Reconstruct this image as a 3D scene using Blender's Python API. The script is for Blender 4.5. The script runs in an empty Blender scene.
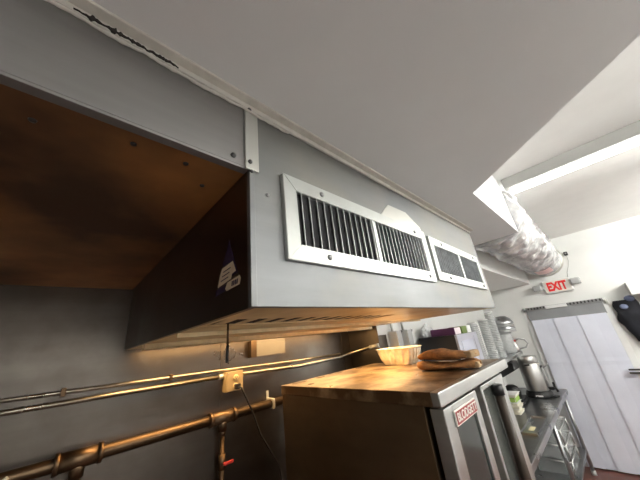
import bpy, bmesh, math, random
from mathutils import Vector, Matrix, noise
random.seed(7)
H = 1.95            # height of the camera above the floor; all z below are given relative to it
SC = bpy.context.scene
COL = SC.collection
PI = math.pi

# ---------------------------------------------------------------- camera
cd = bpy.data.cameras.new('camera'); cam = bpy.data.objects.new('camera', cd); COL.objects.link(cam)
cd.sensor_width = 36.0; cd.lens = 259.41 / 640 * 36.0; cd.clip_start = 0.02; cd.clip_end = 60
rt = Vector((0.72713223, -0.67740872, -0.11133793))
dn = Vector((0.17469408, 0.33942835, -0.92426748))
fw = Vector((0.6638981, 0.6526146, 0.36514859))
m = Matrix.Identity(4)
for i in range(3):
    m[i][0] = rt[i]; m[i][1] = -dn[i]; m[i][2] = -fw[i]
m[0][3], m[1][3], m[2][3] = 0, 0, H
cam.matrix_world = m
SC.camera = cam

# ---------------------------------------------------------------- world, light, exposure
SC.view_settings.view_transform = 'Standard'; SC.view_settings.look = 'None'
SC.view_settings.exposure = 0.45; SC.view_settings.gamma = 1.0
w = bpy.data.worlds.new('world'); SC.world = w; w.use_nodes = True
w.node_tree.nodes['Background'].inputs[0].default_value = (0.9, 0.95, 1, 1)
w.node_tree.nodes['Background'].inputs[1].default_value = 0.02

def area(name, loc, sx, sy, power, colr, rot=(0, 0, 0)):
    l = bpy.data.lights.new(name, 'AREA'); l.shape = 'RECTANGLE'; l.size = sx; l.size_y = sy
    l.energy = power; l.color = colr
    o = bpy.data.objects.new(name, l); COL.objects.link(o)
    o.location = (loc[0], loc[1], loc[2] + H); o.rotation_euler = rot
    return o
WHITE = (1.0, 0.985, 0.94)
# three unseen fluorescent lights are added to brighten the ceiling and hood
FILL_TUBE = 86      # emission of the bare mesh tubes in those added lights, built below
# warm lamp recessed in the underside of the hood
area('hood_light', (1.55, 1.06, 0.132), 0.54, 0.08, 10, (1.0, 0.62, 0.27))
area('hood_light', (1.14, 1.70, 0.100), 1.54, 0.10, 13, (1.0, 0.62, 0.27))

# ---------------------------------------------------------------- materials
def new_mat(name):
    mt = bpy.data.materials.new(name); mt.use_nodes = True
    nt = mt.node_tree
    return mt, nt, nt.nodes['Principled BSDF']

def S(b, **k):
    for n, v in k.items():
        b.inputs[n.replace('_', ' ')].default_value = v

def noise_node(nt, scale, detail=4, stretch=(1, 1, 1), rough=0.55):
    tc = nt.nodes.new('ShaderNodeTexCoord'); mp = nt.nodes.new('ShaderNodeMapping')
    mp.inputs['Scale'].default_value = stretch
    nt.links.new(tc.outputs['Object'], mp.inputs['Vector'])
    n = nt.nodes.new('ShaderNodeTexNoise'); n.inputs['Scale'].default_value = scale
    n.inputs['Detail'].default_value = detail; n.inputs['Roughness'].default_value = rough
    nt.links.new(mp.outputs['Vector'], n.inputs['Vector'])
    return n

def ramp(nt, src, stops):
    r = nt.nodes.new('ShaderNodeValToRGB'); nt.links.new(src, r.inputs['Fac'])
    e = r.color_ramp.elements
    while len(e) < len(stops): e.new(0.5)
    for i, (p, c) in enumerate(stops):
        e[i].position = p; e[i].color = (c[0], c[1], c[2], 1) if len(c) == 3 else c
    return r

def plain(name, c, rough=0.5, metal=0.0, var=0.06, scale=6, bump=0.0, bscale=60, **k):
    mt, nt, b = new_mat(name)
    n = noise_node(nt, scale)
    lo = [max(0, x * (1 - var)) for x in c]; hi = [min(1, x * (1 + var)) for x in c]
    r = ramp(nt, n.outputs['Fac'], [(0.3, lo), (0.7, hi)])
    nt.links.new(r.outputs['Color'], b.inputs['Base Color'])
    S(b, Roughness=rough, Metallic=metal)
    if bump:
        n2 = noise_node(nt, bscale, 3); bp = nt.nodes.new('ShaderNodeBump')
        bp.inputs['Strength'].default_value = bump; bp.inputs['Distance'].default_value = 0.004
        nt.links.new(n2.outputs['Fac'], bp.inputs['Height']); nt.links.new(bp.outputs['Normal'], b.inputs['Normal'])
    for n_, v in k.items(): b.inputs[n_.replace('_', ' ')].default_value = v
    return mt

def steel(name, c=(0.58, 0.59, 0.60), rough=0.34, stretch=(0.6, 0.6, 9), scale=7, var=0.14, stain=None, samt=0.5, sscale=3.0, sth=0.5, bump=0.06, metal=1.0):
    """brushed stainless steel: streaked grain, blotchy roughness, optional stains"""
    mt, nt, b = new_mat(name)
    n = noise_node(nt, scale, 6, stretch)
    r = ramp(nt, n.outputs['Fac'], [(0.3, [x * (1 - var) for x in c]), (0.7, [min(1, x * (1 + var)) for x in c])])
    out = r.outputs['Color']
    n3 = noise_node(nt, sscale, 5)
    if stain:
        mx = nt.nodes.new('ShaderNodeMixRGB'); mx.inputs['Color2'].default_value = (*stain, 1)
        rs = ramp(nt, n3.outputs['Fac'], [(sth - 0.1, (0, 0, 0)), (sth + 0.14, (samt, samt, samt))])
        nt.links.new(rs.outputs['Color'], mx.inputs['Fac']); nt.links.new(out, mx.inputs['Color1'])
        out = mx.outputs['Color']
    nt.links.new(out, b.inputs['Base Color'])
    rr = ramp(nt, n3.outputs['Fac'], [(0.3, (rough * 0.8,) * 3), (0.7, (rough * 1.25,) * 3)])
    nt.links.new(rr.outputs['Color'], b.inputs['Roughness'])
    S(b, Metallic=metal)
    if bump:
        n4 = noise_node(nt, 2.2, 3); bp = nt.nodes.new('ShaderNodeBump')
        bp.inputs['Strength'].default_value = bump; bp.inputs['Distance'].default_value = 0.03
        nt.links.new(n4.outputs['Fac'], bp.inputs['Height']); nt.links.new(bp.outputs['Normal'], b.inputs['Normal'])
    return mt

def emit(name, c, s):
    mt, nt, b = new_mat(name)
    S(b, Base_Color=(*c, 1), Emission_Color=(*c, 1), Emission_Strength=s)
    return mt

def clear(name, c, alpha_mix=0.6, rough=0.15):
    """thin clear plastic: part glossy, part see-through"""
    mt, nt, b = new_mat(name)
    S(b, Base_Color=(*c, 1), Roughness=rough, Alpha=alpha_mix)
    return mt

M = {}
M['wall'] = plain('white_wall_paint', (0.80, 0.81, 0.79), 0.55, var=0.02)
M['greywall'] = plain('grey_wall_paint', (0.34, 0.34, 0.34), 0.6)
M['board'] = plain('off_white_board', (0.66, 0.66, 0.65), 0.55)
M['ceiling'] = plain('white_ceiling_paint', (0.86, 0.86, 0.84), 0.6, var=0.02)
M['lowceil'] = plain('low_ceiling_paint', (0.76, 0.76, 0.765), 0.5, var=0.015)
M['trim'] = plain('ivory_caulk', (0.66, 0.63, 0.58), 0.6, var=0.08, scale=30)
M['crack'] = plain('dark_grime', (0.03, 0.024, 0.02), 0.9)
M['face'] = steel('hood_face_steel', (0.205, 0.212, 0.218), 0.55, (0.5, 1, 6), 3, 0.10, stain=(0.34, 0.325, 0.28), samt=0.6, sscale=2.2, sth=0.55, metal=0.65)
M['header'] = steel('canopy_header_steel', (0.30, 0.292, 0.288), 0.5, (0.5, 1, 6), 3, 0.08, metal=0.65)
M['soffit'] = steel('warm_reflection_steel', (0.52, 0.24, 0.085), 0.42, (1, 1, 1), 3, 0.25, stain=(0.09, 0.055, 0.036), samt=0.95, sscale=1.3, sth=0.52, metal=0.45)  # orange-brown and dark blotches paint a warm reflection onto the steel
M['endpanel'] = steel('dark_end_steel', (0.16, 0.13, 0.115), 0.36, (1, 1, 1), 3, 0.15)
M['wallsteel'] = steel('wall_panel_steel', (0.155, 0.138, 0.122), 0.33, (0.4, 1, 4), 3, 0.12, stain=(0.085, 0.071, 0.059), samt=0.7, sscale=2.4, sth=0.52, bump=0.25)
M['frame'] = plain('vent_aluminium', (0.54, 0.56, 0.54), 0.42, metal=0.65, var=0.05, scale=14)
M['slat'] = plain('louver_aluminium', (0.50, 0.51, 0.51), 0.4, metal=0.6, var=0.25, scale=25)
M['dark'] = plain('vent_dark', (0.025, 0.025, 0.027), 0.8)
M['ductblue'] = plain('vent_blue_grey', (0.10, 0.13, 0.17), 0.6)
M['plate'] = steel('patch_plate_steel', (0.60, 0.60, 0.56), 0.42, (1, 1, 1), 5, 0.06, metal=0.55)
M['screw'] = plain('dark_screw', (0.09, 0.09, 0.09), 0.35, metal=0.8)
M['nut'] = plain('zinc_bolt', (0.35, 0.35, 0.35), 0.3, metal=0.9)
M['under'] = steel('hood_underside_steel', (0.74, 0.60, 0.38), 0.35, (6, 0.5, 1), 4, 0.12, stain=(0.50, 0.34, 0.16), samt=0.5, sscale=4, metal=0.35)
M['conduit'] = steel('conduit_galvanised', (0.34, 0.31, 0.25), 0.3, (1, 1, 1), 12, 0.2)
M['brass'] = steel('old_gas_pipe', (0.125, 0.085, 0.052), 0.42, (1, 1, 1), 10, 0.3)
M['fitting'] = steel('pipe_fitting', (0.15, 0.10, 0.06), 0.42, (1, 1, 1), 14, 0.3)
M['outlet'] = plain('almond_outlet', (0.36, 0.275, 0.15), 0.45)
M['outface'] = plain('ivory_socket', (0.58, 0.45, 0.24), 0.4)
M['black'] = plain('black_plastic', (0.012, 0.012, 0.013), 0.45)
M['rubber'] = plain('black_cord', (0.015, 0.013, 0.012), 0.55)
M['beige'] = plain('beige_box_paint', (0.10, 0.094, 0.085), 0.45, var=0.1)
M['red'] = plain('red_plastic', (0.55, 0.05, 0.04), 0.4)
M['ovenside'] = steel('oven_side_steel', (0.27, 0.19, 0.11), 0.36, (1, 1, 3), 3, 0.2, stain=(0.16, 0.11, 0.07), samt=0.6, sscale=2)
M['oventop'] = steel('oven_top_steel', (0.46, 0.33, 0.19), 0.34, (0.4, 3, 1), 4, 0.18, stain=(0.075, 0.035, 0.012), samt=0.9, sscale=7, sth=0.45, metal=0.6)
M['ovenfront'] = steel('oven_front_steel', (0.50, 0.505, 0.50), 0.36, (1, 1, 5), 5, 0.08)
M['ovendark'] = plain('oven_dark_trim', (0.05, 0.035, 0.025), 0.5)
M['glass_dark'] = plain('oven_window_glass', (0.02, 0.027, 0.027), 0.12, var=0.3, scale=8)
M['badge'] = plain('badge_dark_red', (0.28, 0.035, 0.035), 0.4)
M['cream'] = plain('cream_paint', (0.80, 0.78, 0.72), 0.4)
M['foil'] = plain('gold_paper_pan', (0.72, 0.67, 0.54), 0.32, metal=0.55, var=0.15, scale=40)
M['mitt'] = plain('brown_terry', (0.29, 0.135, 0.045), 0.95, var=0.5, scale=22, bump=0.9, bscale=120)
M['mittlining'] = plain('cream_terry', (0.36, 0.24, 0.13), 0.95, var=0.2, scale=22, bump=0.8, bscale=120)
M['mwblack'] = plain('microwave_black', (0.008, 0.008, 0.011), 0.4)
M['mwfront'] = plain('microwave_front_grey', (0.42, 0.43, 0.50), 0.35)
M['mwwin'] = plain('microwave_window', (0.50, 0.52, 0.62), 0.3)
M['purple'] = plain('purple_carton', (0.085, 0.015, 0.075), 0.5)
M['pinkwhite'] = plain('pale_carton', (0.75, 0.66, 0.70), 0.5)
M['green'] = plain('green_carton', (0.15, 0.22, 0.05), 0.5)
M['white'] = plain('white_plastic', (0.82, 0.83, 0.82), 0.4)
M['cup'] = plain('clear_cup_plastic', (0.66, 0.68, 0.68), 0.2, var=0.1, scale=40, Alpha=0.7)
M['bag'] = plain('clear_bag_plastic', (0.72, 0.74, 0.76), 0.25, var=0.15, scale=30, bump=0.8, bscale=40, Alpha=0.8)
M['greymetal'] = steel('prep_steel', (0.38, 0.39, 0.40), 0.3, (1, 5, 1), 4, 0.1)
M['tabletop'] = steel('prep_table_top', (0.30, 0.31, 0.32), 0.30, (3, 1, 1), 4, 0.12)
M['urn'] = steel('coffee_server_steel', (0.50, 0.50, 0.49), 0.42, (1, 1, 0.3), 10, 0.08, bump=0)
M['greyplastic'] = plain('grey_plastic', (0.42, 0.43, 0.43), 0.45)
M['tub'] = plain('cream_tub', (0.74, 0.71, 0.60), 0.5)
M['tublabel'] = plain('green_label', (0.32, 0.50, 0.10), 0.5)
M['yellow'] = plain('yellow_paper', (0.75, 0.68, 0.42), 0.6)
M['foilduct'] = plain('crumpled_foil', (0.72, 0.74, 0.77), 0.25, metal=0.5, var=0.4, scale=11, bump=1.0, bscale=26)  # strong tone noise paints the dark creases between the crinkles
M['pinklabel'] = plain('pink_label', (0.85, 0.60, 0.58), 0.5)
M['exitred'] = emit('exit_red', (0.66, 0.015, 0.015), 0.15)
M['lens'] = plain('lamp_lens', (0.46, 0.47, 0.46), 0.25, var=0.3, scale=60)
M['bandgrey'] = plain('curtain_band_grey', (0.27, 0.28, 0.29), 0.35)
M['crate'] = plain('clear_crate_plastic', (0.55, 0.58, 0.58), 0.15, Alpha=0.3)
M['strip'] = plain('vinyl_strip', (0.73, 0.76, 0.86), 0.28, var=0.05, scale=3, bump=0.2, bscale=3)
M['strip2'] = plain('vinyl_strip_overlap', (0.70, 0.73, 0.83), 0.28, var=0.05, scale=3, bump=0.2, bscale=3)
M['doordark'] = plain('door_recess_grey', (0.30, 0.31, 0.32), 0.5)
M['tube'] = emit('added_fill_tube', (1.0, 0.985, 0.93), FILL_TUBE)
M['oldtube'] = emit('dim_lit_tube', (1.0, 0.985, 0.93), 13)
M['fixture'] = plain('fixture_enamel', (0.42, 0.42, 0.40), 0.4)
M['coat'] = plain('black_cloth', (0.010, 0.011, 0.016), 0.9, var=0.4, bump=0.5, bscale=30)
M['navy'] = plain('blue_grey_highlight', (0.16, 0.19, 0.30), 0.8)
M['cardboard'] = plain('brown_cardboard', (0.36, 0.26, 0.15), 0.8)
M['stk_purple'] = plain('sticker_purple', (0.038, 0.024, 0.075), 0.4)
M['bulb'] = emit('warm_bulb', (1, .62, .25), 2)
M['stk_cream'] = plain('sticker_cream', (0.68, 0.55, 0.40), 0.5)
def floor_mat():
    mt, nt, b = new_mat('red_quarry_tile')
    tc = nt.nodes.new('ShaderNodeTexCoord'); br = nt.nodes.new('ShaderNodeTexBrick')
    br.offset = 0; br.inputs['Scale'].default_value = 1; br.inputs['Brick Width'].default_value = 0.15
    br.inputs['Row Height'].default_value = 0.15; br.inputs['Mortar Size'].default_value = 0.004
    br.inputs['Color1'].default_value = (0.16, 0.066, 0.05, 1); br.inputs['Color2'].default_value = (0.125, 0.052, 0.04, 1)
    br.inputs['Mortar'].default_value = (0.12, 0.06, 0.05, 1)
    nt.links.new(tc.outputs['Object'], br.inputs['Vector']); nt.links.new(br.outputs['Color'], b.inputs['Base Color'])
    S(b, Roughness=0.4)
    return mt
M['floor'] = floor_mat()

# ---------------------------------------------------------------- mesh builder
class MB:
    def __init__(s): s.bm = bmesh.new()
    def box(s, x0, x1, y0, y1, z0, z1, bev=0.0, seg=2):
        t = bmesh.new(); r = bmesh.ops.create_cube(t, size=1)
        for v in t.verts:
            v.co = Vector((x0 + (v.co.x + .5) * (x1 - x0), y0 + (v.co.y + .5) * (y1 - y0), z0 + (v.co.z + .5) * (z1 - z0)))
        if bev: bmesh.ops.bevel(t, geom=t.edges[:], offset=bev, segments=seg, affect='EDGES', profile=0.6)
        return s.add(t)
    def add(s, t, mat=None):
        if mat is not None: bmesh.ops.transform(t, matrix=mat, verts=t.verts)
        me = bpy.data.meshes.new('tmp'); t.to_mesh(me); t.free(); s.bm.from_mesh(me); bpy.data.meshes.remove(me)
        return s
    def prism(s, pts, d, bev=0.0):
        """polygon of 3D points extruded by vector d"""
        t = bmesh.new(); a = [t.verts.new(p) for p in pts]; d = Vector(d); b = [t.verts.new(Vector(p) + d) for p in pts]
        n = len(pts); t.faces.new(a); t.faces.new(b[::-1])
        for i in range(n): t.faces.new((a[i], b[i], b[(i + 1) % n], a[(i + 1) % n]))
        bmesh.ops.recalc_face_normals(t, faces=t.faces)
        if bev: bmesh.ops.bevel(t, geom=t.edges[:], offset=bev, segments=2, affect='EDGES')
        return s.add(t)
    def tube(s, path, r, n=12, caps=True):
        path = [Vector(p) for p in path]; rs = r if isinstance(r, (list, tuple)) else [r] * len(path)
        t = bmesh.new(); rings = []; up = None
        for i, p in enumerate(path):
            d = (path[min(i + 1, len(path) - 1)] - path[max(i - 1, 0)]).normalized()
            if up is None: up = Vector((0, 0, 1)) if abs(d.z) < 0.9 else Vector((1, 0, 0))
            u = d.cross(up).normalized(); v = u.cross(d).normalized(); up = v
            rings.append([t.verts.new(p + (u * math.cos(2 * PI * k / n) + v * math.sin(2 * PI * k / n)) * rs[i]) for k in range(n)])
        for a, b in zip(rings, rings[1:]):
            for k in range(n):
                f = t.faces.new((a[k], a[(k + 1) % n], b[(k + 1) % n], b[k])); f.smooth = True
        if caps: t.faces.new(rings[0][::-1]); t.faces.new(rings[-1])
        bmesh.ops.recalc_face_normals(t, faces=t.faces)
        return s.add(t)
    def lathe(s, prof, c, n=32, axis='z', smooth=True, loop=False):
        """(radius, height) profile turned about an axis through c"""
        t = bmesh.new(); rings = []
        for r, h in prof:
            ring = []
            for k in range(n):
                a = 2 * PI * k / n; p = (r * math.cos(a), r * math.sin(a), h)
                if axis == 'y': p = (p[0], -h, p[1])
                if axis == 'x': p = (h, p[0], p[1])
                ring.append(t.verts.new((c[0] + p[0], c[1] + p[1], c[2] + p[2])))
            rings.append(ring)
        for a, b in zip(rings, rings[1:]):
            for k in range(n):
                f = t.faces.new((a[k], a[(k + 1) % n], b[(k + 1) % n], b[k])); f.smooth = smooth
        if loop:
            for k in range(n): t.faces.new((rings[-1][k], rings[-1][(k + 1) % n], rings[0][(k + 1) % n], rings[0][k]))
        else:
            t.faces.new(rings[0][::-1]); t.faces.new(rings[-1])
        bmesh.ops.remove_doubles(t, verts=t.verts, dist=1e-5)
        bmesh.ops.recalc_face_normals(t, faces=t.faces)
        return s.add(t)
    def build(s, name, mat, parent=None, smooth=False):
        """link as ONE object; verts are given in world coordinates (z relative to the camera)"""
        me = bpy.data.meshes.new(name)
        off = Vector((0, 0, H))
        o = bpy.data.objects.new(name, me); COL.objects.link(o)
        if parent is not None:
            o.parent = parent; off -= origin(parent)
        else:
            vs = [v.co for v in s.bm.verts]
            c = Vector(((min(v.x for v in vs) + max(v.x for v in vs)) / 2, (min(v.y for v in vs) + max(v.y for v in vs)) / 2, min(v.z for v in vs)))
            o.location = c + Vector((0, 0, H)); off = -c
        for v in s.bm.verts: v.co += off
        if smooth:
            for f in s.bm.faces: f.smooth = True
        s.bm.to_mesh(me); s.bm.free()
        me.materials.append(M[mat] if isinstance(mat, str) else mat)
        return o
def origin(o):
    p = Vector(o.location)
    while o.parent is not None:
        o = o.parent; p += Vector(o.location)
    return p
def tag(o, label=None, cat=None, group=None, kind=None):
    for k, v in (('label', label), ('category', cat), ('group', group), ('kind', kind)):
        if v: o[k] = v
    return o
def thing(name, loc, label, cat, group=None):
    o = bpy.data.objects.new(name, None); COL.objects.link(o); o.empty_display_size = 0.05
    o.location = (loc[0], loc[1], loc[2] + H)
    return tag(o, label, cat, group)
def box(name, mat, parent, *a, bev=0.0): return MB().box(*a, bev=bev).build(name, mat, parent)
def struct(name, mb, mat): return tag(mb.build(name, mat), kind='structure')
def copy_tree(o, parent=None):
    c = o.copy(); COL.objects.link(c)
    if parent is not None: c.parent = parent
    for ch in list(o.children): copy_tree(ch, c)
    return c
def thicken(o, d, off=0):
    md = o.modifiers.new('thickness', 'SOLIDIFY'); md.thickness = d; md.offset = off
    return o
def text_mesh(body, size, bold=0.0):
    cu = bpy.data.curves.new('txt', 'FONT'); cu.body = body; cu.size = size; cu.extrude = 0.0012; cu.offset = bold
    cu.align_x = 'CENTER'; cu.align_y = 'CENTER'
    o = bpy.data.objects.new('txt', cu); COL.objects.link(o)
    bpy.context.view_layer.update()
    me = bpy.data.meshes.new_from_object(o.evaluated_get(bpy.context.evaluated_depsgraph_get()))
    bpy.data.objects.remove(o); t = bmesh.new(); t.from_mesh(me); bpy.data.meshes.remove(me)
    return t

# ================================================================ ROOM
ZF, ZC, ZL = -1.95, 1.11, 0.62
XE, YW, YS = 5.5, 1.85, 1.5
XS = 2.13
struct('floor', MB().box(-3, XE, -3.2, YW, ZF - 0.05, ZF), 'floor')
cl = MB().box(-3, 4.08, -3.2, YW, ZC, ZC + 0.06); cl.box(4.08, XE, -3.2, YW, ZC + .018, ZC + 0.06)
struct('ceiling', cl, 'ceiling')
struct('ceiling_low', MB().prism([(-3, 1.85, ZL), (-3, -3.15, ZL), (-1.64, -3.15, ZL), (1.41, .255, ZL), (2.45, .25, ZL), (2.45, .694, ZL), (2.0, .694, ZL), (2.0, 1.85, ZL)], (0, 0, ZC - .002 - ZL)), 'lowceil')
struct('wall_left', MB().box(-3.1, -3, -3.2, YW, ZF, ZC + .06), 'wall')
struct('wall_front', MB().box(-3.1, XE + .1, -3.3, -3.2, ZF, ZC + .06), 'greywall')
struct('wall_back', MB().box(-3.1, XS, YW, YW + .1, ZF, ZC + .06), 'wallsteel')
struct('wall_back_right', MB().box(XS, XE, YS, YW + .1, ZF, ZC), 'wall')
DY0, DY1, DZ = 0.0, 0.86, 0.085
we = MB().box(XE, XE + .1, DY1, YW + .1, ZF, ZC + .06); we.box(XE, XE + .1, -3.2, DY0, ZF, ZC + .06); we.box(XE, XE + .1, DY0, DY1, DZ, ZC + .06)
struct('wall_right', we, 'wall')
struct('door_1', MB().box(XE + .07, XE + .1, DY0, DY1, ZF, DZ), 'doordark')
fr = MB().box(XE - .02, XE, DY0 - .07, DY0, ZF, DZ + .05, .003); fr.box(XE - .02, XE, DY1, DY1 + .07, ZF, DZ + .05, .003)
struct('trim_1', fr, 'white')
struct('ceiling_soffit', MB().box(2.0, XE, .694, YS, .507, ZC), 'wall')
# stainless flashing at the step in the back wall
fl_ = MB().box(XS - .004, XS, YS - .004, YW, ZF, .55); fl_.box(XS, XS + .13, YS - .004, YS, ZF, .0)
struct('trim_2', fl_, 'wallsteel')
# seam covers on the steel wall
for i, x in enumerate((-0.62, 0.815, 2.02)):
    struct('trim_%d' % (3 + i), MB().box(x - .010, x + .010, YW - .004, YW, ZF, .40, .0015), 'wallsteel')
# caulked strip where the hood meets the low ceiling, cracked and peeling at its left end
st = MB().box(-2.4, 2.0, .440, .4695, ZL - .007, ZL, .002); st.box(-2.4, 2.0, .462, .4695, ZL - .022, ZL - .007, .002)
struct('trim_6', st, 'trim')
t = bmesh.new(); pa, pb = [], []
xs = [-0.085 + i * 0.0025 for i in range(70)]
for i, x in enumerate(xs):
    wv = 0.62 + 0.5 * noise.noise(Vector((x * 60, 3.1, 0))); env = max(0, min(1, (x + .085) / .03, (0.0875 - x) / .03))
    wd = (0.0006 + 0.015 * max(0, wv - 0.42) * (.6 + 1.2 * noise.noise(Vector((x * 210, 1, 4))))) * env; wd = max(wd, .0003)
    c = ZL - .019 + 0.0035 * noise.noise(Vector((x * 120, 8.0, 0)))
    pa.append(t.verts.new((x, .4585, c - wd * .5))); pb.append(t.verts.new((x, .4585 - wd * .35, c + wd)))
for i in range(len(xs) - 1): t.faces.new((pa[i], pa[i + 1], pb[i + 1], pb[i]))
ex = bmesh.ops.extrude_face_region(t, geom=t.faces[:]); bmesh.ops.translate(t, vec=(0, .005, 0), verts=[g for g in ex['geom'] if isinstance(g, bmesh.types.BMVert)])
bmesh.ops.recalc_face_normals(t, faces=t.faces)
struct('trim_7', MB().add(t), 'crack')
bead = []
for i in range(120):
    x = -0.42 + i * 0.0068
    bead.append((x, .461 + .003 * noise.noise(Vector((x * 50, 1, 0))), ZL - .033 + .006 * noise.noise(Vector((x * 18, 5, 0)))))
rs = [0.0025 + 0.004 * abs(noise.noise(Vector((p[0] * 45, 2, 7)))) for p in bead]
struct('trim_8', MB().tube(bead, rs, 6), 'trim')

# ================================================================ CANOPY (left) AND EXHAUST HOOD (right)
YH = 0.47; ZB = 0.08; ZT = 0.62; ZS = 0.412
HX0, HX1 = 0.267, 2.0
can = thing('canopy_hood', (-1.1, 1.1, ZS), 'high stainless canopy hood section with warm reflection painted on its underside, left of the vent grilles', 'hood')
MB().box(-2.4, 0.262, YH, YH + .02, ZS, ZT, .001).build('header_panel', 'header', can)
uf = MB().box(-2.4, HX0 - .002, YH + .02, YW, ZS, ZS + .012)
uf = uf.build('underside', 'soffit', can); tag(uf, 'underside with painted warm reflection')
lip = MB().box(-2.4, 0.262, YH + .001, YH + .022, ZS - .006, ZS, .001).build('lip', 'header', can)
for x, y in ((-0.10, .56), (0.14, .535), (0.20, .60), (0.04, .53)):
    MB().lathe([(.0001, -.004), (.005, -.003), (.006, 0), (.0001, .001)], (x, y, ZS), 10).build('rivet', 'screw', can)
for x, z in ((0.222, .43), ):
    MB().lathe([(.0001, .006), (.006, .005), (.007, 0)], (x, YH, z), 12, 'y').build('bolt', 'screw', can)

hood = thing('exhaust_hood', (1.13, 1.1, ZB), 'stainless exhaust hood box with two louvered vents hanging over the oven', 'hood')
face = MB().box(HX0, HX1, YH, YH + .018, ZB, ZT, .002).build('face_panel', 'face', hood)
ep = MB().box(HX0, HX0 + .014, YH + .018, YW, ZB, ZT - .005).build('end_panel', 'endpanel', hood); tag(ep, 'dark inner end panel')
MB().box(HX1 - .014, HX1, YH + .018, YW, ZB, ZT - .005).build('end_panel', 'face', hood)
# folded bright edge at the panel's left side
MB().box(HX0 - .004, HX0 + .010, YH - .003, YH + .012, ZB, ZS + .005, .002).build('corner_edge', 'face', hood)
# underside: front plenum plate, slot, drip plate with lamp opening, trough
OX0, OX1 = HX0 + .03, 1.10
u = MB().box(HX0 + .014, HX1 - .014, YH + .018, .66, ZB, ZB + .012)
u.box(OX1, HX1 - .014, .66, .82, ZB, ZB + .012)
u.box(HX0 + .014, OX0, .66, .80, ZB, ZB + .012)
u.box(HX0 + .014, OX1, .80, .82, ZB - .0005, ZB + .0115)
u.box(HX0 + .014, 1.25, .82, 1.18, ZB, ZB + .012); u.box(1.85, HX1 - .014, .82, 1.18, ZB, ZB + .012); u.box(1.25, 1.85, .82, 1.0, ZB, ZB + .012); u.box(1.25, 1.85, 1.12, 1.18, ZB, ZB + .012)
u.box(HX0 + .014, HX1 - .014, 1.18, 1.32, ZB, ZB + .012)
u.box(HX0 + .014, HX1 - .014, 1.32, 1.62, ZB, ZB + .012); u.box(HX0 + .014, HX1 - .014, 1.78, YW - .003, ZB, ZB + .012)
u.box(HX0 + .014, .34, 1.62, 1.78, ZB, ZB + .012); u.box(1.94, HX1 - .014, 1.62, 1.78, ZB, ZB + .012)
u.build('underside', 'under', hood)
tr = MB().box(HX0 + .014, HX1 - .014, 1.44, 1.452, ZB - .020, ZB, .001); tr.box(HX0 + .014, HX1 - .014, 1.44, 1.50, ZB - .022, ZB - .016, .001); tr.box(HX0 + .014, HX1 - .014, 1.488, 1.50, ZB - .020, ZB, .001)
tr.build('grease_trough', 'under', hood)
MB().box(OX0, OX1, .661, .799, ZB + .0045, ZB + .0075).build('filter_housing', 'dark', hood)
MB().box(HX0 + .014, HX1 - .014, .984, .989, ZB - .0135, ZB - .0002).build('drip_edge', 'under', hood)
x = OX0 + .010
while x < OX1 - .03:
    MB().prism([(x, .662, ZB + .002), (x + .030, .662, ZB + .002), (x + .042, .798, ZB + .002), (x + .012, .798, ZB + .002)], (0, 0, .0015)).build('filter_baffle', 'under', hood)
    x += .066
def lamp_box(x0, x1, y0, y1, mt):
    lh = MB().box(x0, x1, y0, y1, ZB + .075, ZB + .085)
    for a in ((x0 - .004, x0, y0, y1), (x1, x1 + .004, y0, y1), (x0, x1, y0 - .004, y0), (x0, x1, y1, y1 + .004)): lh.box(*a, ZB + .004, ZB + .085)
    lh = lh.build('lamp_housing', mt, hood)
    MB().lathe([(.0001, .0), (.030, .004), (.036, .010), (.028, .016), (.0001, .017)], ((x0 + x1) / 2, (y0 + y1) / 2, ZB + .056), 20).build('lamp', 'bulb', lh)
lamp_box(1.25, 1.85, 1.0, 1.12, 'ovendark'); lamp_box(.34, 1.94, 1.62, 1.78, 'under')
# cover strip over the joint, with its bolts
cs = MB().box(0.251, 0.287, YH - .007, YH - .0006, .405, ZT - .004, .0015).build('cover_strip', 'plate', hood)
for x, z in ((.262, .425), (.262, .595)):
    MB().lathe([(.0001, .006), (.005, .005), (.006, 0)], (x, YH - .006, z), 12, 'y').build('bolt', 'screw', cs)
MB().lathe([(.0001, .004), (.004, .003), (.005, 0)], (.268, YH - .004, .402), 10, 'y').build('bolt', 'screw', cs)
MB().lathe([(.0001, .004), (.0045, .003), (.005, 0)], (.312, YH, .352), 12, 'y').build('rivet', 'nut', hood)
# pale patch plate with clipped corners above the first vent
MB().prism([(.825, YH, .4305), (.87, YH, .474), (.905, YH, .502), (1.05, YH, .506), (1.16, YH, .455), (1.172, YH, .4305)], (0, -.003, 0)).build('patch_plate', 'plate', hood)
# torn sticker on the dark end panel
sx = HX0 - .0012
def yz(d, *pts): return [(sx - d, y, z) for y, z in pts]
stk = MB().prism(yz(0, (.579, .263), (.570, .240), (.5562, .2143), (.533, .1666), (.5575, .1648), (.60, .19), (.6138, .2102), (.5895, .2397)), (.001, 0, 0)).build('sticker', 'stk_purple', hood); tag(stk, 'torn purple and cream sticker')
MB().prism(yz(.0006, (.5558, .2007), (.5402, .1731), (.5602, .1703), (.565, .1596), (.6365, .1542), (.6233, .1842), (.613, .197)), (.001, 0, 0)).build('sticker_text_panel', 'stk_cream', stk)
MB().prism(yz(.0012, (.521, .1578), (.5164, .1498), (.521, .1376), (.5849, .1358), (.5927, .1422), (.5805, .155)), (.001, 0, 0)).build('sticker_barcode', 'stk_cream', stk)
for i in range(4):
    y = .528 + i * .008
    MB().prism(yz(.0016, (y, .152), (y + .005, .152), (y + .007, .141), (y + .002, .141)), (.0006, 0, 0)).build('print_bar', 'stk_purple', stk)
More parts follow.
